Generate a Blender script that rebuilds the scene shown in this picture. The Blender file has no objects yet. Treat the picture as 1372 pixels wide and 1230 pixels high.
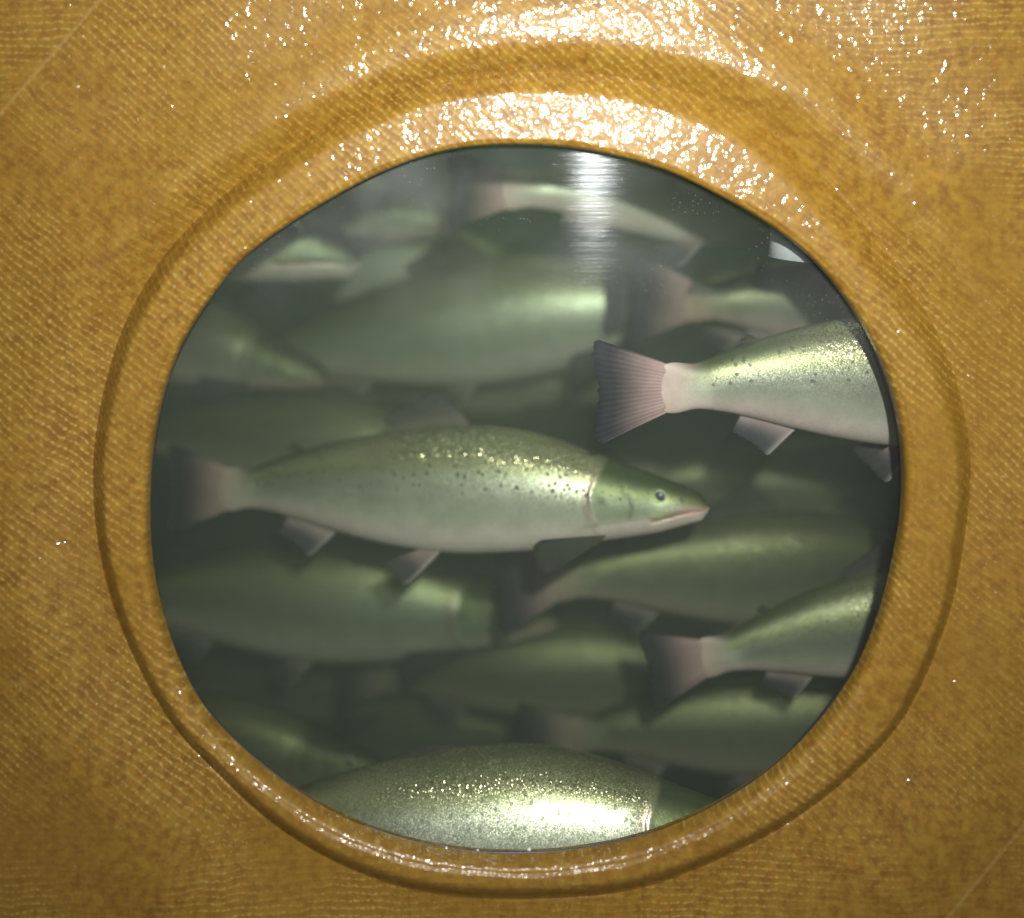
import bpy, math, random
import numpy as np
from mathutils import Vector, Matrix

random.seed(4); np.random.seed(4)
sc = bpy.context.scene
C = sc.collection

# ------------------------------------------------------------------ camera, light, exposure
S = 0.0006                      # metres per photograph pixel on the wall plane
ZC = 0.27                       # height of the lens above the picture centre
cam_d = bpy.data.cameras.new('camera'); cam = bpy.data.objects.new('camera', cam_d); C.objects.link(cam)
cam.location = (0, -1.0, ZC); cam.rotation_euler = (math.radians(90), 0, 0)
cam_d.sensor_width = 36; cam_d.lens = 36 / (1372 * S); cam_d.shift_y = -ZC / (1372 * S)
cam_d.clip_start = 0.02; cam_d.clip_end = 50
cam_d.dof.use_dof = True; cam_d.dof.focus_distance = 1.04; cam_d.dof.aperture_fstop = 0.95
sc.camera = cam

W = bpy.data.worlds.new('World'); sc.world = W; W.use_nodes = True
W.node_tree.nodes['Background'].inputs[0].default_value = (0.95, 0.95, 1.0, 1)
W.node_tree.nodes['Background'].inputs[1].default_value = 0.14

def lamp(name, loc, target, size, power, color, shape='DISK', size_y=None):
    d = bpy.data.lights.new(name, 'AREA'); d.shape = shape; d.size = size
    if size_y: d.size_y = size_y
    d.energy = power; d.color = color
    o = bpy.data.objects.new(name, d); C.objects.link(o); o.location = loc
    o.rotation_euler = (Vector(target) - Vector(loc)).to_track_quat('-Z', 'Y').to_euler()
    return o
fl_ = lamp('flash_lamp', (0.135, -1.0, 0.46), (0.03, 0.0, 0.20), 0.036, 7.2, (1.0, 0.97, 0.93)); fl_.data.spread = math.radians(98)
lamp('tank_fill', (0.1, 0.55, 1.5), (0.0, 0.45, 0.0), 0.9, 18.0, (0.93, 1.0, 0.95), 'RECTANGLE', 0.8)  # unseen overhead light, added to light fish backs and murk

sc.view_settings.view_transform = 'Standard'; sc.view_settings.look = 'None'
sc.view_settings.exposure = 0.0; sc.view_settings.gamma = 1.0; sc.view_settings.use_curve_mapping = False
sc.render.engine = 'CYCLES'
cy = sc.cycles
cy.use_denoising = True
cy.max_bounces = 8; cy.diffuse_bounces = 3; cy.glossy_bounces = 3; cy.transparent_max_bounces = 16
cy.volume_bounces = 2; cy.sample_clamp_indirect = 4; cy.caustics_reflective = False; cy.caustics_refractive = False

# ------------------------------------------------------------------ helpers
def P(px, py, y=0.0):
    """A spot seen at a photograph pixel, standing y metres behind the wall plane."""
    X = (px - 686) * S; Z = (615 - py) * S
    return Vector((X * (1 + y), y, ZC + (Z - ZC) * (1 + y)))

def tag(o, label=None, cat=None, group=None, kind=None):
    for k, v in (('label', label), ('category', cat), ('group', group), ('kind', kind)):
        if v: o[k] = v
    return o

def mesh_obj(name, V, F, mats, parent=None, smooth=True, midx=None):
    me = bpy.data.meshes.new(name)
    me.from_pydata([tuple(v) for v in V], [], [tuple(f) for f in F])
    if not isinstance(mats, (list, tuple)): mats = [mats]
    for m in mats: me.materials.append(m)
    if smooth: me.polygons.foreach_set('use_smooth', [True] * len(me.polygons))
    if midx is not None: me.polygons.foreach_set('material_index', midx)
    me.update()
    o = bpy.data.objects.new(name, me); C.objects.link(o)
    if parent: o.parent = parent
    return o

def attr(o, name, vals, kind='FLOAT'):
    a = o.data.attributes.new(name, kind, 'POINT')
    if kind == 'FLOAT_COLOR':
        v = np.ones((len(vals), 4)); v[:, :3] = vals
        a.data.foreach_set('color', v.astype(np.float32).ravel())
    else:
        a.data.foreach_set('value', np.asarray(vals, dtype=np.float32))

class NT:
    """small wrapper for building node trees"""
    def __init__(s, name):
        s.m = bpy.data.materials.new(name); s.m.use_nodes = True
        s.t = s.m.node_tree; s.t.nodes.clear(); s.out = s.t.nodes.new('ShaderNodeOutputMaterial')
    def n(s, typ, ins=None, **props):
        nd = s.t.nodes.new(typ)
        for k, v in props.items(): setattr(nd, k, v)
        for k, v in (ins or {}).items(): s.set(nd.inputs[k], v)
        return nd
    def set(s, sock, v):
        if isinstance(v, bpy.types.NodeSocket): s.t.links.new(v, sock)
        elif isinstance(v, bpy.types.Node): s.t.links.new(v.outputs[0], sock)
        else:
            if sock.type == 'RGBA' and len(v) == 3: v = (*v, 1)
            sock.default_value = v
    def math(s, op, a, b=0.0, c=0.0, clamp=False):
        nd = s.n('ShaderNodeMath', {0: a, 1: b, 2: c}, operation=op, use_clamp=clamp); return nd.outputs[0]
    def vmath(s, op, a, b=(0, 0, 0), scale=None):
        nd = s.n('ShaderNodeVectorMath', {0: a, 1: b}, operation=op)
        if scale is not None: s.set(nd.inputs['Scale'], scale)
        return nd.outputs[1] if op in ('DOT_PRODUCT', 'LENGTH') else nd.outputs[0]
    def mix(s, f, a, b, blend='MIX'):
        nd = s.t.nodes.new('ShaderNodeMix'); nd.data_type = 'RGBA'; nd.blend_type = blend
        s.set(nd.inputs[0], f); s.set(nd.inputs[6], a); s.set(nd.inputs[7], b); return nd.outputs[2]
    def fmix(s, f, a, b):
        nd = s.t.nodes.new('ShaderNodeMix'); nd.data_type = 'FLOAT'
        s.set(nd.inputs[0], f); s.set(nd.inputs[2], a); s.set(nd.inputs[3], b); return nd.outputs[0]
    def rng(s, v, a, b, c=0.0, d=1.0):
        nd = s.n('ShaderNodeMapRange', {0: v, 1: a, 2: b, 3: c, 4: d}, interpolation_type='SMOOTHSTEP'); return nd.outputs[0]
    def noise(s, vec, scale, detail=2, rough=.5, out=0):
        return s.n('ShaderNodeTexNoise', {'Vector': vec, 'Scale': scale, 'Detail': detail, 'Roughness': rough}).outputs[out]
    def xyz(s, x, y, z):
        return s.n('ShaderNodeCombineXYZ', {0: x, 1: y, 2: z}).outputs[0]
    def done(s, shader, vol=None):
        if shader is not None: s.t.links.new(shader.outputs[0], s.out.inputs['Surface'])
        if vol is not None: s.t.links.new(vol.outputs[0], s.out.inputs['Volume'])
        return s.m

# ------------------------------------------------------------------ materials
def mat_fibreglass():
    t = NT('amber_fibreglass')
    co = t.n('ShaderNodeTexCoord').outputs['Object']
    wob = t.vmath('SUBTRACT', t.noise(co, 9, 2, .5, 1), (.5, .5, .5))
    wob2 = t.vmath('SUBTRACT', t.noise(co, 60, 2, .5, 1), (.5, .5, .5))
    p = t.vmath('ADD', co, t.vmath('SCALE', wob, scale=.015))
    p = t.vmath('ADD', p, t.vmath('SCALE', wob2, scale=.0065))
    sp = t.n('ShaderNodeSeparateXYZ', {0: p}); X, Z = sp.outputs[0], sp.outputs[2]
    so = t.n('ShaderNodeSeparateXYZ', {0: co}); X0, Z0 = so.outputs[0], so.outputs[2]
    def lin(a, b, x=X, z=Z): return t.math('ADD', t.math('MULTIPLY', x, a), t.math('MULTIPLY', z, b))
    def weave(cu, su, pu, pv):
        u = lin(cu, su); v = lin(-su, cu)                    # u across the strands, v along them
        A = t.math('MULTIPLY_ADD', t.math('SINE', t.math('MULTIPLY', u, 2 * math.pi / pu)), .5, .5)
        B = t.math('MULTIPLY_ADD', t.math('SINE', t.math('MULTIPLY', v, 2 * math.pi / pv)), .5, .5)
        # plain weave: strand sides alternate over and under
        s1 = t.math('SINE', t.math('MULTIPLY', u, math.pi / pu)); s2 = t.math('SINE', t.math('MULTIPLY', v, math.pi / pv))
        over = t.math('MULTIPLY_ADD', t.math('MULTIPLY', s1, s2), .5, .5)
        fib = t.noise(t.xyz(t.math('MULTIPLY', u, 900.0), t.math('MULTIPLY', v, 160.0), 0.0), 1.0, 2, .6)
        fib2 = t.noise(t.xyz(t.math('MULTIPLY', u, 150.0), t.math('MULTIPLY', v, 700.0), 3.0), 1.0, 2, .6)
        f = t.fmix(over, fib, fib2)
        h = t.math('MULTIPLY', A, t.math('MULTIPLY_ADD', t.fmix(.5, over, B), .45, .55))
        return h, f
    a = math.radians(50)
    h1, f1 = weave(math.cos(a), math.sin(a), .0060, .0052)
    h2, f2 = weave(0.0, 1.0, .0056, .0050)
    s = lin(.76, -.65, X0, Z0)
    sa = t.math('ABSOLUTE', t.math('ADD', s, -.006))
    seam_m = t.rng(sa, .4965, .4985)
    s2 = lin(.75, .66, X, Z)
    m2 = t.rng(s2, .37, .45)
    low = t.rng(t.math('MULTIPLY', Z, -1.0), .27, .34)
    m = t.math('MAXIMUM', t.math('MAXIMUM', seam_m, m2), low)
    h = t.fmix(m, h1, h2); f = t.fmix(m, f1, f2)
    # strength of the visible weave drifts from place to place
    vis = t.rng(t.noise(co, 7, 3, .6), .35, .65, .12, 1.0)
    blot = t.noise(co, 110, 3, .65); blot2 = t.noise(co, 160, 3, .6); big = t.noise(co, 4.5, 3, .55)
    base = t.mix(t.rng(blot, .30, .70), (.160, .073, .0060), (.275, .162, .019))
    base = t.mix(t.rng(blot2, .50, .72, 0, .55), base, (.34, .150, .014))
    base = t.mix(t.rng(t.noise(co, 38, 3, .6), .45, .70, 0, .5), base, (.210, .105, .009))
    base = t.mix(t.rng(big, .35, .68, 0, .45), base, (.225, .125, .011))
    fibm = t.math('MULTIPLY', t.math('MULTIPLY', t.rng(t.math('MULTIPLY', h, f), .22, .58), vis), .75)
    base = t.mix(fibm, base, (.50, .37, .11))
    # short loose fibres caught in the resin
    fz = t.n('ShaderNodeTexVoronoi', {'Vector': t.xyz(lin(420, 180), 0.0, lin(-60, 130)), 'Scale': 1.0}, feature='F1')
    loose = t.math('MULTIPLY', t.rng(fz.outputs['Distance'], .20, .06), t.rng(t.noise(co, 30, 2), .55, .7))
    base = t.mix(t.math('MULTIPLY', loose, .5), base, (.62, .48, .22))
    seam = t.rng(t.math('ABSOLUTE', t.math('ADD', sa, -.4975)), .0022, .0006)
    base = t.mix(t.math('MULTIPLY', seam, .14), base, (.62, .48, .2))
    # black pin holes
    pv = t.n('ShaderNodeTexVoronoi', {'Vector': co, 'Scale': 42.0}, feature='F1')
    pin = t.math('MULTIPLY', t.rng(pv.outputs['Distance'], .05, .03), 1.0)
    base = t.mix(t.math('MULTIPLY', pin, .6), base, (.05, .03, .01))
    hh = t.math('ADD', t.math('MULTIPLY', h, .00013), t.math('MULTIPLY', blot2, .00022))
    b1 = t.n('ShaderNodeBump', {'Strength': .8, 'Distance': 1.0, 'Height': hh})
    resin = t.math('ADD', t.math('MULTIPLY', t.noise(co, 105, 2, .55), .0024), t.math('MULTIPLY', t.noise(co, 260, 1, .5), .00045))
    resin = t.math('ADD', resin, t.math('MULTIPLY', t.noise(co, 28, 2, .5), .0026))
    b2 = t.n('ShaderNodeBump', {'Strength': 1.0, 'Distance': 1.0, 'Height': resin})
    pr = t.n('ShaderNodeBsdfPrincipled', {'Base Color': base, 'Roughness': .45, 'Normal': b1.outputs[0], 'Specular IOR Level': .28,
             'Coat Weight': .68, 'Coat Roughness': .135, 'Coat IOR': 1.5, 'Coat Normal': b2.outputs[0]})
    return t.done(pr)

def mat_pane():
    t = NT('scratched_acrylic')
    co = t.n('ShaderNodeTexCoord').outputs['Object']
    sp = t.n('ShaderNodeSeparateXYZ', {0: co})
    st = t.xyz(t.math('MULTIPLY', sp.outputs[0], 6.0), 0.0, t.math('MULTIPLY', sp.outputs[2], 900.0))
    st2 = t.xyz(t.math('MULTIPLY', sp.outputs[0], 60.0), 2.0, t.math('MULTIPLY', sp.outputs[2], 1500.0))
    n1 = t.noise(st, 1.0, 3, .6); n2 = t.noise(st2, 1.0, 2, .6)
    h = t.math('ADD', t.math('MULTIPLY', n1, .00015), t.math('MULTIPLY', n2, .00010))
    b = t.n('ShaderNodeBump', {'Strength': 1.0, 'Distance': 1.0, 'Height': h})
    nb = t.n('ShaderNodeSeparateXYZ', {0: b.outputs[0]})
    nrm = t.vmath('NORMALIZE', t.xyz(t.math('MULTIPLY', nb.outputs[0], .15), nb.outputs[1], t.math('MULTIPLY', nb.outputs[2], .45)))
    tang = t.n('ShaderNodeCombineXYZ', {0: 1.0, 1: 0.0, 2: 0.0})
    g = t.n('ShaderNodeBsdfAnisotropic', distribution='BECKMANN', ins={'Color': (.9, .95, 1), 'Roughness': .135, 'Anisotropy': .80, 'Rotation': 0.0, 'Normal': nrm, 'Tangent': tang.outputs[0]})
    tr = t.n('ShaderNodeBsdfTransparent', {'Color': (.93, .96, .95)})
    fr = t.n('ShaderNodeFresnel', {'IOR': 1.45})
    fac = t.math('MULTIPLY', fr.outputs[0], t.rng(n1, .35, .65, .10, .34))
    m1 = t.n('ShaderNodeMixShader', {0: fac, 1: tr, 2: g})
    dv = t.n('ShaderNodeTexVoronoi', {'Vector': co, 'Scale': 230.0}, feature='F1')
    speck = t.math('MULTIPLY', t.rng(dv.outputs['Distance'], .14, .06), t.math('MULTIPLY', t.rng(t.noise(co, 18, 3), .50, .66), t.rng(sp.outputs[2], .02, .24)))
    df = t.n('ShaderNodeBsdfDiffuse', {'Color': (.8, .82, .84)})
    m2 = t.n('ShaderNodeMixShader', {0: t.math('MULTIPLY_ADD', speck, .22, t.math('MULTIPLY_ADD', t.math('MULTIPLY', t.rng(sp.outputs[2], .0, .26), t.rng(t.noise(co, 8, 3), .35, .7)), .045, .008)), 1: m1.outputs[0], 2: df.outputs[0]})  # pale film, stronger toward the top, paints the flash glare haze
    return t.done(m2)

def mat_skin(name, tint=(1, 1, 1)):
    t = NT(name)
    co = t.n('ShaderNodeTexCoord').outputs['Object']
    col = t.n('ShaderNodeAttribute', attribute_name='skin_col').outputs['Color']
    met = t.n('ShaderNodeAttribute', attribute_name='silver').outputs['Fac']
    spk = t.n('ShaderNodeAttribute', attribute_name='sparkle').outputs['Fac']
    spm = t.n('ShaderNodeAttribute', attribute_name='spots').outputs['Fac']
    base = t.mix(1.0, col, tint, 'MULTIPLY')
    nz = t.noise(co, 45, 4, .65)
    base = t.mix(1.0, base, t.mix(nz, (.72, .74, .68), (1.25, 1.22, 1.2)), 'MULTIPLY')
    wv = t.vmath('ADD', co, t.vmath('SCALE', t.vmath('SUBTRACT', t.noise(co, 160, 2, .5, 1), (.5, .5, .5)), scale=.004))
    v = t.n('ShaderNodeTexVoronoi', {'Vector': wv, 'Scale': 140.0}, feature='F1')
    sel = t.math('GREATER_THAN', t.n('ShaderNodeSeparateColor', {0: v.outputs['Color']}).outputs[0], .12)
    spot = t.math('MULTIPLY', t.math('MULTIPLY', t.rng(v.outputs['Distance'], .31, .20), sel), spm)
    base = t.mix(t.math('MULTIPLY', spot, .85), base, (.022, .024, .022))
    # scales: tiny plates, each tipped its own way
    fl = t.n('ShaderNodeTexVoronoi', {'Vector': co, 'Scale': 1250.0}, feature='F1')
    geo = t.n('ShaderNodeNewGeometry')
    off = t.vmath('SUBTRACT', fl.outputs['Color'], (.5, .5, .5))
    fr = t.n('ShaderNodeSeparateColor', {0: fl.outputs['Color']}).outputs[1]
    shiny = t.math('MULTIPLY', t.math('GREATER_THAN', fr, .40), spk)
    amt = t.math('MULTIPLY_ADD', shiny, .48, .14)
    nrm = t.vmath('NORMALIZE', t.vmath('ADD', geo.outputs['Normal'], t.vmath('SCALE', off, scale=amt)))
    metal = t.math('MULTIPLY', t.math('ADD', met, t.math('MULTIPLY', shiny, .6), clamp=True), t.math('SUBTRACT', 1.0, t.math('MULTIPLY', spot, .7)))
    base = t.mix(t.math('MULTIPLY', shiny, .6), base, (.80, .64, .42))
    rough = t.fmix(shiny, t.fmix(met, .5, .35), .26)
    pr = t.n('ShaderNodeBsdfPrincipled', {'Base Color': base, 'Metallic': metal, 'Roughness': rough, 'Normal': nrm, 'Specular IOR Level': .35})
    return t.done(pr)

def mat_fin(name):
    t = NT(name)
    col = t.n('ShaderNodeAttribute', attribute_name='skin_col').outputs['Color']
    u = t.n('ShaderNodeAttribute', attribute_name='ray').outputs['Fac']
    al = t.n('ShaderNodeAttribute', attribute_name='thin').outputs['Fac']
    co = t.n('ShaderNodeTexCoord').outputs['Object']
    ray = t.math('MULTIPLY_ADD', t.math('SINE', t.math('MULTIPLY', u, 110.0)), .5, .5)
    base = t.mix(t.math('MULTIPLY', ray, .16), col, t.mix(1.0, col, (1.7, 1.6, 1.55), 'MULTIPLY'))
    base = t.mix(1.0, base, t.mix(t.noise(co, 70, 3), (.75, .75, .75), (1.2, 1.2, 1.2)), 'MULTIPLY')
    b = t.n('ShaderNodeBump', {'Strength': .4, 'Distance': .0006, 'Height': ray})
    pr = t.n('ShaderNodeBsdfPrincipled', {'Base Color': base, 'Roughness': .55, 'Normal': b.outputs[0], 'Specular IOR Level': .25})
    tl = t.n('ShaderNodeBsdfTranslucent', {'Color': base})
    tp = t.n('ShaderNodeBsdfTransparent')
    m = t.n('ShaderNodeMixShader', {0: .35, 1: pr.outputs[0], 2: tl.outputs[0]})
    m2 = t.n('ShaderNodeMixShader', {0: t.math('MULTIPLY', al, t.fmix(ray, 1.0, .6)), 1: m.outputs[0], 2: tp.outputs[0]})
    return t.done(m2)

def mat_plain(name, col, rough=.5, metal=0.0, scale=60.0, var=.25):
    t = NT(name)
    co = t.n('ShaderNodeTexCoord').outputs['Object']
    lo = tuple(c * (1 - var) for c in col); hi = tuple(min(1, c * (1 + var)) for c in col)
    base = t.mix(t.noise(co, scale, 3, .6), lo, hi)
    pr = t.n('ShaderNodeBsdfPrincipled', {'Base Color': base, 'Roughness': rough, 'Metallic': metal})
    return t.done(pr)

M_GLASSFIBRE = mat_fibreglass()
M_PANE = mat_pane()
M_SKIN = mat_skin('salmon_skin')
M_SKIN_DIM = mat_skin('salmon_skin_dimmed', (.72, .69, .62))  # darker skin copy; murky dimness of rear fish put into the colour
M_FIN = mat_fin('salmon_fin')
M_IRIS = mat_plain('eye_iris', (.62, .62, .50), .3, .3, 400)
M_PUPIL = mat_plain('eye_pupil', (.05, .06, .065), .3, 0, 100)
M_SEAL = mat_plain('black_sealant', (.03, .026, .022), .35)
M_SHELL = mat_plain('tank_inside', (.07, .10, .07), .7, 0, 6, .4)
M_PIPE = mat_plain('pale_pipe', (.50, .52, .51), .45, 0, 260, .12)

# ------------------------------------------------------------------ the tank wall with its window
CX, CZ = (705 - 686) * S, (615 - 668) * S
TH = np.linspace(0, 2 * math.pi, 721)[:-1]
def outline(pts, y):
    """closed smooth radius(theta) through outline points seen at depth y"""
    a, r = [], []
    for px, py in pts:
        p = P(px, py, y); a.append(math.atan2(p.z - CZ, p.x - CX) % (2 * math.pi)); r.append(math.hypot(p.x - CX, p.z - CZ))
    o = np.argsort(a); a = np.array(a)[o]; r = np.array(r)[o]
    rr = np.interp(TH, np.concatenate([a - 2 * math.pi, a, a + 2 * math.pi]), np.concatenate([r, r, r]))
    k = np.exp(-.5 * (np.arange(-24, 25) / 5.5) ** 2); k /= k.sum()
    return np.convolve(np.concatenate([rr[-24:], rr, rr[:24]]), k, 'valid')
WIN = [(590,203),(510,232),(440,270),(375,310),(320,352),(285,400),(248,455),(225,515),(210,580),(203,665),(205,740),(215,800),
       (240,880),(270,940),(310,985),(375,1040),(440,1082),(510,1113),(590,1133),(690,1141),(790,1133),(860,1118),(950,1080),
       (1030,1030),(1095,965),(1145,895),(1175,820),(1195,740),(1208,640),(1200,560),(1180,490),(1150,430),(1115,380),(1085,345),
       (1030,302),(960,262),(890,228),(800,204),(700,194)]
GRV = [(700,97),(580,111),(480,149),(380,205),(290,268),(215,345),(160,440),(133,530),(118,640),(125,730),(150,830),(180,900),(230,985),
       (290,1045),(360,1110),(450,1165),(540,1197),(640,1210),(740,1210),(850,1200),(960,1160),(1060,1110),(1150,1040),(1210,980),
       (1250,900),(1280,820),(1297,720),(1306,620),(1288,520),(1250,430),(1205,360),(1150,290),(1080,212),(1000,154),(920,124),(820,102)]
PANE_Y = 0.011
R0 = outline(WIN, PANE_Y); RG = outline(GRV, 0.004)
ct, stt = np.cos(TH), np.sin(TH)
def bump_at(deg, width):          # 0..1 weight round a direction
    d = np.abs((np.degrees(TH) - deg + 180) % 360 - 180); return np.exp(-.5 * (d / width) ** 2)
gw = .0165 + .002 * bump_at(90, 38) + .0075 * bump_at(270, 55) + .012 * bump_at(42, 20)          # groove half width
gd = .0145 - .0040 * bump_at(270, 55) - .0060 * bump_at(90, 40) - .0035 * bump_at(42, 22) + .0015 * bump_at(200, 40)
def undul(x, z):
    return (.0022 * np.sin(x * 13 + 1.0) * np.sin(z * 11 + .4) + .0012 * np.sin(x * 31 + z * 17) + .0008 * np.sin(z * 47 - x * 23 + 2))
def ss(x): x = np.clip(x, 0, 1); return x * x * (3 - 2 * x)

def ring_vertices(kind):
    V = []
    def add(r, y):
        x = CX + r * ct; z = CZ + r * stt
        V.append(np.stack([x, y, z], 1))
    Wd = RG - R0
    if kind == 'inner':
        lr = .0062 - .0034 * bump_at(90, 60)
        wig = .0005 * np.sin(TH * 9 + 1) + .0006 * np.sin(TH * 23)
        lead = .0022 * np.maximum(0, -stt)                 # lower lip opens outward a little
        for y in (.036, .024, .0112): add(R0 + .0125, np.full(720, y))
        for y in np.linspace(.0106, .002, 6):
            add(R0 + lead * (.011 - y) / .011, np.full(720, y))
        r_in = R0 + lead
        for a in np.linspace(0, math.pi / 2, 9)[1:]:       # rounded lip
            add(r_in + (lr + wig) * (1 - math.cos(a)), np.full(720, .002 - .0075 * math.sin(a)))
        s0 = lr + wig + lead
        for k in np.linspace(0, 1, 40)[1:]:
            s = s0 + (Wd - s0) * k
            tl = .045 * bump_at(85, 50) - .005; y = -.0060 - .0030 * np.sin(np.clip(k / .8, 0, 1) * math.pi * .62) * (1 - bump_at(90, 55)) - .0015 + np.maximum(tl, 0) * (s - s0)
            e_ = np.clip((s - (Wd - gw)) / gw, 0, 1); q_ = .3 + .7 * bump_at(90, 45); ed = q_ * e_ ** 1.7 + (1 - q_) * ss(e_)                  # slide down into the groove
            y = y * (1 - ed) + (gd) * ed
            x = CX + (R0 + s) * ct; z = CZ + (R0 + s) * stt
            add(R0 + s, y + undul(x, z) * .25 * k)
    else:
        for s in np.concatenate([np.linspace(0, .03, 22), np.linspace(.03, .12, 22)[1:], np.linspace(.12, .45, 32)[1:], np.linspace(.45, 1.1, 10)[1:]]):
            u_ = (1 - np.clip(s / (gw * 1.15 + .085 * bump_at(270, 55) + .02 * bump_at(180, 30) + .02 * bump_at(0, 30)), 0, 1)); q_ = .25 + .75 * bump_at(90, 45); up = q_ * u_ ** 2.0 + (1 - q_) * ss(u_)
            ud = (CX * 0 + 1)
            x = CX + (RG + s) * ct; z = CZ + (RG + s) * stt
            swell = -(.0008 + .0045 * bump_at(80, 50)) * np.exp(-((s - .035) / .03) ** 2)
            k = min(1, s / .08)
            y = gd * up + (-.0022) * (1 - up) + swell * (1 - up) + undul(x, z) * (.25 + .75 * k) * (1 - up * .99 if s > 0 else 1)
            if s == 0: y = gd + undul(x, z) * .25
            add(RG + s, y)
    n = len(V); V = np.concatenate(V)
    F = []
    for i in range(n - 1):
        for j in range(720):
            j2 = (j + 1) % 720
            F.append((i * 720 + j, i * 720 + j2, (i + 1) * 720 + j2, (i + 1) * 720 + j))
    return V, F

tank = bpy.data.objects.new('fish_tank', None); C.objects.link(tank)
tag(tank, 'amber brown fibreglass fish tank wall with a round viewing window moulded into it', 'fish tank')
V, F = ring_vertices('outer'); mesh_obj('tank_wall', V, F, M_GLASSFIBRE, tank)
V, F = ring_vertices('inner'); fl = mesh_obj('window_rim', V, F, M_GLASSFIBRE, tank)
fl['label'] = 'raised rounded fibreglass rim moulded round the window'
# the pane: a sheet 10 mm thick
Vp = []; ro = R0 + .0115
for y in (PANE_Y, PANE_Y + .008):
    Vp += [(CX + r * c, y, CZ + r * s) for r, c, s in zip(ro, ct, stt)]
Fp = [tuple(range(720)), tuple(range(1439, 719, -1))] + [(j, 720 + j, 720 + (j + 1) % 720, (j + 1) % 720) for j in range(720)]
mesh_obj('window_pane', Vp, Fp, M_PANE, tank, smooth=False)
# dark bead of sealant where pane and rim meet
Vs = []; Fs = []
rb = .0011 + .0004 * np.sin(TH * 7) + .0003 * np.sin(TH * 19 + 1)
for k in range(8):
    a = k * math.pi / 4
    Vs.append(np.stack([CX + (R0 + .0006 + rb * math.cos(a)) * ct, PANE_Y - .0004 + rb * math.sin(a), CZ + (R0 + .0006 + rb * math.cos(a)) * stt], 1))
Vs = np.concatenate(Vs)
for k in range(8):
    for j in range(720):
        Fs.append((k * 720 + j, k * 720 + (j + 1) % 720, ((k + 1) % 8) * 720 + (j + 1) % 720, ((k + 1) % 8) * 720 + j))
mesh_obj('window_seal', Vs, Fs, M_SEAL, tank)

def box(name, x0, x1, y0, y1, z0, z1, m, parent=None, skip=()):
    v = [(x, y, z) for x in (x0, x1) for y in (y0, y1) for z in (z0, z1)]
    f = {'x0': (0, 1, 3, 2), 'x1': (4, 6, 7, 5), 'y0': (0, 4, 5, 1), 'y1': (2, 3, 7, 6), 'z0': (0, 2, 6, 4), 'z1': (1, 5, 7, 3)}
    return mesh_obj(name, v, [q for k, q in f.items() if k not in skip], m, parent, smooth=False)
box('tank_shell', -.86, .86, .036, 1.35, -.80, .82, M_SHELL, tank, skip=('y0', 'z1'))

# murky water
tw = NT('murky_water')
vol = tw.n('ShaderNodeVolumePrincipled', {'Color': (.185, .212, .168), 'Density': 4.9, 'Anisotropy': .35, 'Absorption Color': (.32, .42, .29)})
water = box('water', -.855, .855, .0365, 1.345, -.795, .74, tw.done(None, vol)); tag(water, kind='structure')

# ------------------------------------------------------------------ salmon
TT = [0, .015, .03, .08, .13, .19, .26, .35, .45, .55, .65, .72, .78, .82, .86, .885]
TOP = [(677 - v) / 735 for v in (669, 661, 655, 641, 627, 608, 589, 574, 572, 579, 591, 604, 618, 628, 626, 630)]
BOT = [(677 - v) / 735 for v in (688, 694, 697, 707, 714, 722, 731, 737, 738, 729, 712, 697, 686, 682, 686, 682)]
HW = [.006, .016, .023, .036, .045, .054, .061, .065, .064, .058, .047, .037, .027, .019, .009, .002]
def hermite(xs, ys):
    xs, ys = np.array(xs, float), np.array(ys, float)
    m = np.gradient(ys, xs)
    def f(x):
        x = np.clip(x, xs[0], xs[-1]); i = np.clip(np.searchsorted(xs, x, side='right') - 1, 0, len(xs) - 2)
        h = xs[i + 1] - xs[i]; q = (x - xs[i]) / h
        return ((2*q**3 - 3*q**2 + 1) * ys[i] + (q**3 - 2*q**2 + q) * h * m[i] + (-2*q**3 + 3*q**2) * ys[i+1] + (q**3 - q**2) * h * m[i+1])
    return f
fT, fB, fW = hermite(TT, TOP), hermite(TT, BOT), hermite(TT, HW)
def t_gill(zr):      # rear edge of the gill cover
    return .198 - .012 * np.clip(-zr - .1, 0, 2) ** 1.3 * 2.4 - .030 * np.clip(zr - .15, 0, 2)
def lerp(a, b, k): k = np.asarray(k)[..., None]; return np.array(a) * (1 - k) + np.array(b) * k

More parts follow.
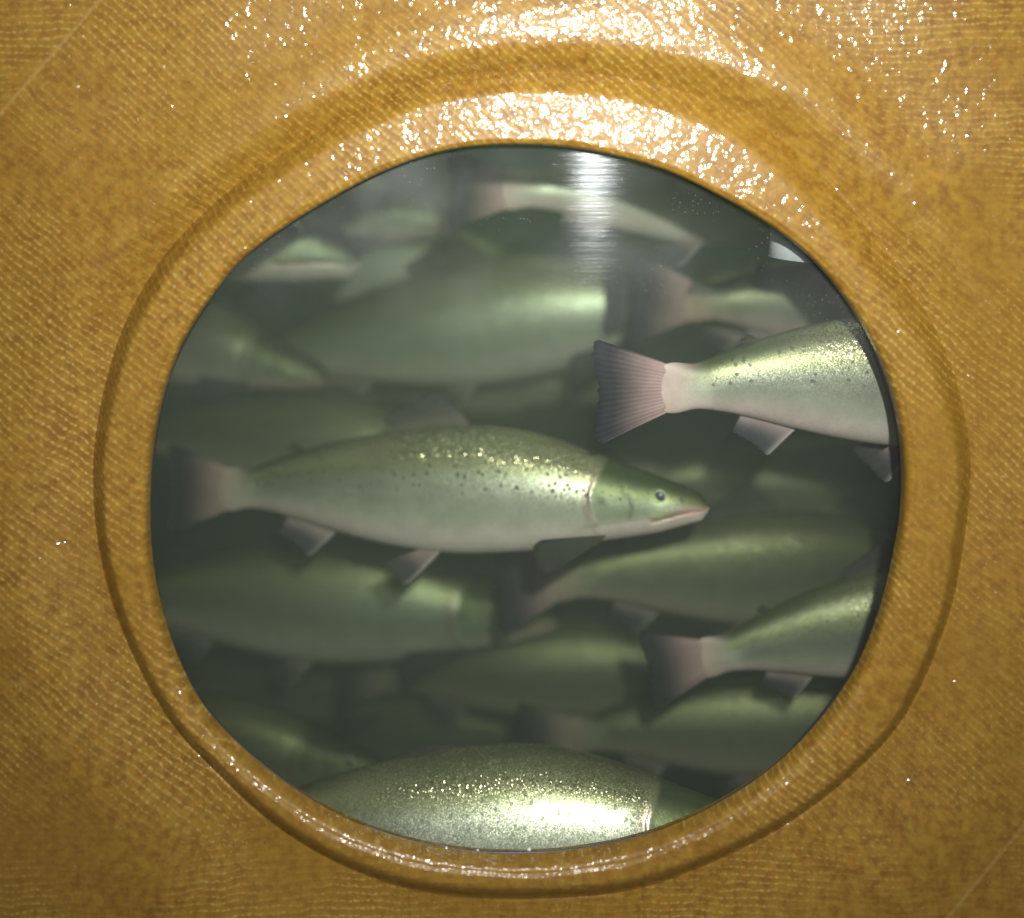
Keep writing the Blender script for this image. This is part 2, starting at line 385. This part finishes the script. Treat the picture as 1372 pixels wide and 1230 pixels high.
def fish(label, nose, tail, y0, y1, group='salmon swimming behind the window', bend=.0, lod=1.0, mat=None, zbend=0.0, seed=0, roll=-.16, spread=1.0, dark=0.0, phase=.15, bright=0.0, dorsal=1.0, slim=1.0):
    rs = np.random.RandomState(seed)
    p0 = P(nose[0], nose[1], y0); p1 = P(tail[0], tail[1], y1); L = (p1 - p0).length
    nt = np.concatenate([np.linspace(0, .13, int(34 * lod)), np.linspace(.13, .225, int(52 * lod))[1:], np.linspace(.225, .885, int(90 * lod))[1:]])
    m = int(72 * lod) // 2 * 2
    T, A = np.meshgrid(nt, np.arange(m) / m * 2 * math.pi, indexing='ij')
    cap = np.sqrt(np.clip(T / .012, 0, 1)) * .98 + .02
    top, bot, hw = fT(T), fB(T), fW(T) * cap
    mid = (top + bot) / 2; half = (top - bot) / 2 * cap
    ca, sa = np.cos(A), np.sin(A)
    zr = np.sign(ca) * np.abs(ca) ** .96; yr = np.sign(sa) * np.abs(sa) ** .97
    # gill cover stands proud of the body just behind it
    dg = T - t_gill(zr)
    k_g = np.clip((.75 - zr) / .35, 0, 1) * np.clip((zr + 1.0) / .25, 0, 1)
    step = np.where(dg > 0, 1 - ss(dg / .030), 0) * ss(dg / .0022)
    edge = np.exp(-((dg + .003) / .004) ** 2)
    pre = np.exp(-((T - .128 - .02 * np.abs(zr + .1)) / .005) ** 2) * k_g     # preopercle crease
    yr = yr * (1 - .024 * step * k_g + .022 * edge * k_g - .018 * pre)
    # mouth line and upper jaw plate
    zm = -.20 - .30 * np.clip(T / .09, 0, 1)
    inm = np.clip((.100 - T) / .006, 0, 1)
    mo = np.exp(-((zr - zm) / .06) ** 2) * inm
    jaw = np.exp(-((zr - zm - .16) / .12) ** 2) * inm
    yr = yr * (1 - .16 * mo + .03 * jaw)
    eye = np.exp(-(((T - .080) / .020) ** 2 + (((mid + half * zr) - .0205) / .018) ** 2) ** 2)
    yr = yr * (1 - .03 * eye)
    X, Y, Z = -T, hw * yr, mid + half * zr * (1 - (1 - slim) * ss((T - .1) / .1))
    V = np.stack([X, Y, Z], -1).reshape(-1, 3)
    nr = len(nt)
    F = [(i * m + j, (i + 1) * m + j, (i + 1) * m + (j + 1) % m, i * m + (j + 1) % m) for i in range(nr - 1) for j in range(m)]
    V = np.concatenate([V, [[.0008, 0, (TOP[0] + BOT[0]) / 2], [-.886, 0, (TOP[-1] + BOT[-1]) / 2]]])
    a0, a1 = nr * m, nr * m + 1
    F += [(a0, j, (j + 1) % m) for j in range(m)] + [(a1, (nr - 1) * m + (j + 1) % m, (nr - 1) * m + j) for j in range(m)]
    # ---- colours the fish has, with flash light painted in where bright is set
    hz = zr
    n1 = np.interp(T.ravel() * 60 + hz.ravel() * 7, np.arange(0, 200), rs.rand(200)).reshape(T.shape) * .16 - .08
    w = hz + n1 * .35
    back = np.array([.052, .066, .024]); flank_hi = np.array([.24, .25, .13]); flank = np.array([.43, .43, .34]); belly = np.array([.62, .52, .48])
    c = lerp(back, flank_hi, ss((.96 - w) / .44))
    c = c * (1 - ss((.48 - w) / .35))[..., None] + flank * ss((.48 - w) / .35)[..., None]
    c = c * (1 - ss((-.35 - w) / .4))[..., None] + belly * ss((-.35 - w) / .4)[..., None]
    pinkb = ss((T - .52) / .2) * ss((-.1 - w) / .6)
    c = c * (1 - .55 * pinkb[..., None]) + np.array([.56, .40, .38]) * .55 * pinkb[..., None]
    tl_ = ss((T - .80) / .07); c = c * (1 - tl_[..., None]) + np.array([.52, .38, .34]) * tl_[..., None]
    head = ss((-dg) / .01)
    hc = lerp((.045, .060, .022), (.17, .19, .075), ss((.75 - w) / .5))
    hc = hc * (1 - ss((.28 - w) / .3))[..., None] + np.array([.27, .30, .20]) * ss((.28 - w) / .3)[..., None]
    lT = np.where(T > .092, -.36 - (T - .092) * 2.0, zm); hb = ss((lT + .03 - zr) / .10)
    hc = hc * (1 - hb)[..., None] + np.array([.58, .47, .43]) * hb[..., None]
    pl = np.exp(-((T - .126 - .02 * np.abs(zr + .1)) / .0035) ** 2) * ss((.35 - zr) / .1) * ss((zr + .5) / .1); hc = hc * (1 - .5 * pl[..., None])
    nos = np.exp(-(((T - .043) / .0035) ** 2 + ((zr - .32) / .09) ** 2)); hc = hc * (1 - .85 * nos[..., None])
    orb = np.exp(-((np.hypot(T - .080, mid + half * zr - .0205) - .0135) / .003) ** 2); hc = hc * (1 + .5 * orb[..., None])
    c = c * (1 - head[..., None]) + hc * head[..., None]
    gl = np.exp(-((dg - .001) / .0034) ** 2) * k_g * ss((.62 - zr) / .2)
    c = c * (1 - .88 * gl[..., None]) + np.array([.74, .62, .54]) * .88 * gl[..., None]
    rosy = np.exp(-((dg - .008) / .006) ** 2) * k_g * .5
    c = c * (1 - rosy[..., None]) + np.array([.35, .24, .16]) * rosy[..., None]
    so = np.exp(-((zr + .36 + (T - .092) * 2.0) / .06) ** 2) * ss((T - .085) / .015) * (1 - ss((T - .20) / .02)) * k_g ** .0
    c = c * (1 - .7 * so[..., None]) + np.array([.72, .68, .50]) * .7 * so[..., None]
    chk = np.exp(-(((T - .178) / .009) ** 2 + ((zr - .03) / .11) ** 2)); c = c * (1 - .75 * chk[..., None]) + np.array([.05, .035, .025]) * .75 * chk[..., None]
    lip = np.exp(-((zr - zm - .04) / .30) ** 2) * np.clip((.075 - T) / .03, 0, 1)
    lip = lip * (dark < .8)
    c = c * (1 - .7 * lip[..., None]) + np.array([.56, .26, .24]) * .7 * lip[..., None]
    mx = np.exp(-((zr - zm - .12) / .07) ** 2) * np.exp(-((T - .082) / .016) ** 2)
    c = c * (1 - .8 * mx[..., None]) + np.array([.62, .58, .26]) * .8 * mx[..., None]
    c = c * (1 - .75 * (mo * ss((T - .03) / .03))[..., None]) + np.array([.17, .085, .03]) * .75 * (mo * ss((T - .03) / .03))[..., None]
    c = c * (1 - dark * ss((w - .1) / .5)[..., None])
    ll = np.exp(-((w - .02) / .018) ** 2) * ss((T - .2) / .02) * (1 - tl_); c = c * (1 + .18 * ll[..., None])
    c = c * (1 + bright * np.exp(-((w - .05) / .6) ** 2))[..., None] + bright * .05  # flash-lit brightness of the flank painted into the skin
    col = np.concatenate([c.reshape(-1, 3), [[.4, .25, .22], [.4, .3, .28]]])
    silver = (.68 * np.exp(-((w - .12) / .55) ** 2)) * (1 - .62 * head) * (1 - .8 * lip) * (1 - 1.0 * ss((T - .76) / .1)) + .1 * (T < .8); silver = np.clip(silver * (1 + bright * .6) + .45 * so, 0, 1)
    spark = ss((w - .38) / .25) * ss((T - .14) / .08) * (1 - ss((T - .48) / .22)) * (1 - ss((w - .97) / .03) * .4)
    spark = spark * (1 - head) + .12 * ss((w - .2) / .3) * ss((.8 - T) / .2) * (1 - head)
    spots = np.clip(ss((w + .12) / .25) * (1 - ss((w - .80) / .1)) * (.8 + .2 * ss((.62 - T) / .3)) * ss((.84 - T) / .05), 0, 1) * (1 - head) + head * ss((w + .15) / .15) * ss((.42 - w) / .1) * ss((T - .13) / .02)
    if lod < .9: spark = spark * .35; spots = spots * .3
    spots = spots * (1 - min(1, bright * 3))
    ex = lambda a, v=.1: np.concatenate([a.reshape(-1), [v, v]])
    silver, spark, spots = ex(silver), ex(spark, 0), ex(spots, 0)
    ray = np.zeros(len(V)); thin = np.zeros(len(V)); midx = [0] * len(F)
    parts = [V]; cols = [col]; att = [[silver], [spark], [spots], [ray], [thin]]; base_n = len(V)
    # ---- fins, grown into the body
    def fin(A0, A1, B0, B1, yA=0.0, yB=0.0, nu=22, nv=9, concave=0.0, root=(.48, .36, .33), tip=(.10, .10, .11), th=.0022, bulge=.0, lead=None, thin_max=.55, fade=.12, rnd=.10):
        nonlocal base_n, F, midx
        A0, A1, B0, B1 = [np.array(q, float) for q in (A0, A1, B0, B1)]
        vs = []; cs = []; rr = []; tt = []
        for side in (1, -1):
            for i in range(nu):
                u = i / (nu - 1)
                for j in range(nv):
                    v = j / (nv - 1)
                    a = A0 * (1 - u) + A1 * u; b = B0 * (1 - u) + B1 * u
                    b = b + (a - b) * rnd * abs(2 * u - 1) ** 5 + (a - b) * (.008 * math.sin(i * 2.9 + seed) * (nu > 10))
                    b = b + (a - b) * (concave * math.sin(u * math.pi)) + .0015 * math.sin(i * 1.7 + seed) * v * (a - b) / max(1e-6, np.linalg.norm(a - b))
                    q = a * (1 - v) + b * v
                    # leading edge bows forward
                    q = q + np.array([-bulge * math.sin(v * math.pi) * (1 - u), 0])
                    t_, z_ = q
                    e = min(1, 6 * min(u, 1 - u) + .15)
                    y_ = yA * (1 - v) + yB * v + side * th * (1 - .88 * v) * e + .004 * math.sin(v * 2.2 + seed) * v
                    vs.append((-t_, y_, z_))
                    k = ss(np.array((v - fade) / .75)); cc = np.array(root) * (1 - k) + np.array(tip) * k
                    if lead is not None:
                        kk = math.exp(-(u / .10) ** 2) * .8; cc = cc * (1 - kk) + np.array(lead) * kk
                    cs.append(cc); rr.append(u + .02 * side); tt.append(thin_max * ss(np.array((v - .15) / .85)))
        n0 = base_n; g = nu * nv
        for s_ in (0, 1):
            for i in range(nu - 1):
                for j in range(nv - 1):
                    a = n0 + s_ * g + i * nv + j
                    q = (a, a + nv, a + nv + 1, a + 1)
                    F.append(q if s_ else q[::-1])
        rim = [i * nv for i in range(nu)]
        loop = [0 * nv + j for j in range(nv)] + [i * nv + nv - 1 for i in range(1, nu)] + [(nu - 1) * nv + j for j in range(nv - 2, -1, -1)]
        for a, b in zip(loop[:-1], loop[1:]): F.append((n0 + a, n0 + b, n0 + g + b, n0 + g + a))
        midx += [1] * (len(F) - len(midx)); base_n += 2 * g
        parts.append(np.array(vs)); cols.append(np.array(cs))
        z0 = np.zeros(2 * g); att[0].append(z0); att[1].append(z0); att[2].append(z0); att[3].append(np.array(rr)); att[4].append(np.array(tt))
    zc = .029; sp = .088 * spread
    fin((.845, zc + .030), (.845, zc - .030), (1.0, zc + sp), (.995, zc - sp), concave=.13, rnd=.14, nu=34, nv=12, th=.006, tip=(.035, .038, .045), root=(.58, .38, .36), thin_max=.30, fade=.12)
    T_ = lambda t: float(fT(np.array(t))); B_ = lambda t: float(fB(np.array(t)))
    fin((.405, T_(.405) - .008), (.555, T_(.555) - .008), (.475 + .05 * (1 - dorsal), T_(.475) + .064 * dorsal), (.570, T_(.570) + .022 * dorsal), tip=(.08, .075, .07), root=(.16, .13, .10), concave=.08, bulge=.006)
    fin((.712, T_(.712) - .006), (.730, T_(.730) - .006), (.736, T_(.73) + .016), (.750, T_(.75) + .010), nu=8, nv=6, tip=(.07, .08, .04), root=(.08, .09, .04), th=.0035, thin_max=.1)
    fin((.650, B_(.650) + .008), (.745, B_(.745) + .006), (.708, B_(.70) - .058), (.765, B_(.76) - .030), concave=.12, root=(.50, .36, .34), tip=(.085, .09, .11), lead=(.58, .50, .46), thin_max=.75, fade=.05)
    for sd in (1, -1):
        fin((.462, B_(.462) + .010), (.500, B_(.50) + .009), (.522, B_(.52) - .056), (.560, B_(.56) - .020), yA=.018 * sd, yB=.030 * sd, root=(.40, .28, .26), tip=(.09, .085, .085), lead=(.70, .60, .56), nu=16, thin_max=.85, fade=.0)
        yb = float(fW(np.array(.18))) * .66
        fin((.172, -.042), (.186, -.056), (.292, -.047), (.280, -.108), yA=yb * sd, yB=(yb + .020) * sd, concave=-.06, root=(.055, .055, .03), tip=(.035, .036, .024), th=.003, nu=18, thin_max=.2)
    V = np.concatenate(parts); col = np.concatenate(cols)
    att = [np.concatenate(a) for a in att]
    # ---- swimming bend
    def warp(V):
        t = -V[:, 0]
        yb = bend * np.sin((t - phase) * math.pi * 1.25) * (.25 + t)
        zb = zbend * np.sin(t * math.pi)
        dy = np.gradient(yb, t) if False else bend * (np.cos((t - phase) * math.pi * 1.25) * math.pi * 1.25 * (.25 + t) + np.sin((t - phase) * math.pi * 1.25))
        ang = np.arctan(dy)
        x = V[:, 0] - (V[:, 1] * np.sin(-ang)) * 1.0
        return np.stack([x + .45, yb + V[:, 1] * np.cos(ang), V[:, 2] + zb], 1)
    Vw = warp(V) * L
    o = mesh_obj('salmon', Vw, F, [mat or M_SKIN, M_FIN], None, True, midx)
    attr(o, 'skin_col', np.clip(col, 0, 1), 'FLOAT_COLOR')
    for nme, a in zip(('silver', 'sparkle', 'spots', 'ray', 'thin'), att): attr(o, nme, a)
    # orientation: local -X runs to the tail
    xax = (p0 - p1).normalized(); zax = (Vector((0, 0, 1)) - xax * xax.z).normalized(); yax = zax.cross(xax)
    R = Matrix((xax, yax, zax)).transposed().to_4x4() @ Matrix.Rotation(roll, 4, 'X')
    o.matrix_world = Matrix.Translation(p0 - xax * (.45 * L)) @ R
    tag(o, label, 'salmon', group)
    # ---- eyes
    if lod >= .6:
        for sd in (-1, 1):
            te, ze = .080, .0205
            midv, hf = (float(fT(np.array(te))) + float(fB(np.array(te)))) / 2, (float(fT(np.array(te))) - float(fB(np.array(te)))) / 2
            zz = (ze - midv) / hf; yy = float(fW(np.array(te))) * (1 - abs(zz) ** 2.15) ** .47 * .985
            ev = []; ef = []; mi = []
            ns, na = 12, 28; R_ = .0112
            for i in range(ns):
                ph = i / (ns - 1) * math.pi / 2
                for j in range(na):
                    a = j / na * 2 * math.pi
                    ev.append((-te + R_ * math.sin(ph) * math.cos(a), sd * (yy - .0040 + .0062 * math.cos(ph)), ze + R_ * math.sin(ph) * math.sin(a)))
            for i in range(ns - 1):
                for j in range(na):
                    q = (i * na + j, i * na + (j + 1) % na, (i + 1) * na + (j + 1) % na, (i + 1) * na + j)
                    ef.append(q if sd < 0 else q[::-1]); mi.append(1 if i < 6 else 0)
            e = mesh_obj('eye', warp(np.array(ev)) * L, ef, [M_IRIS, M_PUPIL], o, True, mi)
    return o

G = 'salmon swimming behind the window'
fish('spotted salmon shown whole from snout to tail in the centre of the window', (950, 679), (214, 676), .105, .205, bend=-.014, slim=.95, seed=1)
fish('pinkish salmon with spread tail above the central fish head, body cut by right rim', (1600, 520), (783, 549), .092, .056, roll=.06, bend=.012, seed=2, spread=1.05)
fish('big bright silver salmon at the very bottom, its belly cut off by the lower rim', (1048, 1120), (145, 1172), .062, .088, roll=-.40, bright=.16, dorsal=.12, bend=-.01, seed=3)
fish('salmon with tan tail at the lower right, body rising to the right rim', (1530, 800), (858, 918), .13, .135, roll=.05, bend=.015, lod=.8, seed=4)
fish('green salmon with glittering back, its dark tail under the pectoral fin of central fish', (1315, 768), (655, 806), .26, .21, roll=.02, spread=1.2, bend=.02, lod=.8, mat=M_SKIN_DIM, seed=5)
fish('broad grey green salmon under the rear half of central fish, pale streak along back', (748, 830), (50, 828), .31, .31, roll=-.10, bright=.2, bend=.015, lod=.8, seed=6)
fish('large silvery salmon above central fish with long bright streak, head behind a dark tail', (975, 400), (250, 520), .30, .34, roll=-.05, bend=.02, lod=.8, seed=7, bright=.05, dark=.2)
fish('salmon whose narrow dark tail covers the head of the large silvery one', (1480, 448), (832, 418), .27, .20, lod=.8, spread=1.1, roll=.05, dark=.85, bend=-.012, mat=M_SKIN_DIM, seed=8)
fish('salmon at window top with dark tail, pale streak right of the reflected light', (1235, 276), (590, 272), .24, .19, lod=.8, bend=.02, seed=9)
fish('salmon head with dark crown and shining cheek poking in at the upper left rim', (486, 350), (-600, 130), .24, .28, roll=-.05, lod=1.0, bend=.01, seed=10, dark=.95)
fish('hazy yellowish salmon between the shining cheeked head and the reflected light', (770, 384), (210, 352), .36, .38, lod=.6, bend=.02, seed=11)
fish('olive salmon head pointing right at the left rim above the central fish tail', (442, 508), (-100, 400), .31, .34, lod=.7, bend=.02, mat=M_SKIN_DIM, seed=12)
fish('dim green salmon just behind the back of the central fish, left of its dorsal fin', (650, 612), (90, 600), .31, .34, lod=.6, mat=M_SKIN_DIM, bend=.02, seed=13)
fish('dim green salmon below the glittering backed one, left of the tan tail', (1000, 900), (440, 925), .33, .36, lod=.6, mat=M_SKIN_DIM, bend=-.02, seed=14)
fish('green backed salmon under the tan tailed one near the lower right rim', (1290, 975), (690, 1010), .24, .26, lod=.7, mat=M_SKIN_DIM, bend=.02, seed=15)
fish('murky salmon at the lower left with one small bright spot on its cheek', (520, 1030), (-60, 1010), .25, .29, lod=.7, mat=M_SKIN_DIM, bend=.02, seed=16)
fish('faint salmon in the shadow under the pinkish one at the right rim', (1350, 660), (790, 662), .36, .36, lod=.5, mat=M_SKIN_DIM, bend=.02, seed=17)
fish('green salmon beneath the pale pipe at the upper right rim', (1390, 432), (800, 418), .235, .255, lod=.7, mat=M_SKIN_DIM, bend=.02, seed=18)
fish('faint green salmon at the upper left beside the dark tail at the top', (620, 300), (60, 262), .32, .36, lod=.6, mat=M_SKIN_DIM, bend=.02, seed=19)
fish('shadowy salmon in the dark gap at the lower left of the window', (600, 935), (120, 910), .42, .45, lod=.5, mat=M_SKIN_DIM, bend=.02, seed=20)
fish('shadowy salmon seen between the large silvery one and the central fish', (860, 520), (330, 500), .40, .43, lod=.5, mat=M_SKIN_DIM, bend=.02, seed=21)
fish('shadowy salmon just above the big bright silver one at the bottom', (780, 985), (300, 1000), .42, .46, lod=.5, mat=M_SKIN_DIM, bend=-.02, seed=22)

# pale pipe inside the tank, behind the fish at the upper right
def tube(name, pts, r, m, parent=None, n=28):
    V = []; F = []
    for k, p in enumerate(pts):
        d = (Vector(pts[min(k + 1, len(pts) - 1)]) - Vector(pts[max(k - 1, 0)])).normalized()
        a = d.orthogonal().normalized(); b = d.cross(a)
        for j in range(n):
            t = j / n * 2 * math.pi; V.append(Vector(p) + (a * math.cos(t) + b * math.sin(t)) * r)
    for k in range(len(pts) - 1):
        for j in range(n): F.append((k * n + j, k * n + (j + 1) % n, (k + 1) * n + (j + 1) % n, (k + 1) * n + j))
    F += [tuple(range(n - 1, -1, -1)), tuple(range((len(pts) - 1) * n, len(pts) * n))]
    return mesh_obj(name, V, F, m, parent)
py_ = .050
pp = tube('water_pipe', [P(1096, 60, py_), P(1082, 200, py_), P(1069, 300, py_), P(1064, 347, py_)], .022, M_PIPE)
tag(pp, 'pale grey pipe showing behind the upper right rim above a green salmon', 'pipe')

# droplets on the sill of the window
M_DROP = mat_plain('water_bead', (.75, .78, .78), .06)
for k, (px, py, r) in enumerate([(480, 1108, .0012), (487, 1112, .0010), (500, 1117, .0015), (598, 1136, .0012), (640, 1139, .0010), (709, 1138, .0016)]):
    ev = []; ef = []
    for i in range(9):
        ph = i / 8 * math.pi
        for j in range(14):
            a = j / 14 * 2 * math.pi; ev.append((r * math.sin(ph) * math.cos(a), r * math.sin(ph) * math.sin(a), r * .8 * math.cos(ph)))
    for i in range(8):
        for j in range(14): ef.append((i * 14 + j, (i + 1) * 14 + j, (i + 1) * 14 + (j + 1) % 14, i * 14 + (j + 1) % 14))
    o = mesh_obj('water_drop', ev, ef, M_DROP); o.location = P(px, py, PANE_Y - .0015)
    tag(o, 'tiny glistening water drop on the lower edge of the window above the rim', 'water drop', 'water drops along the lower window edge')
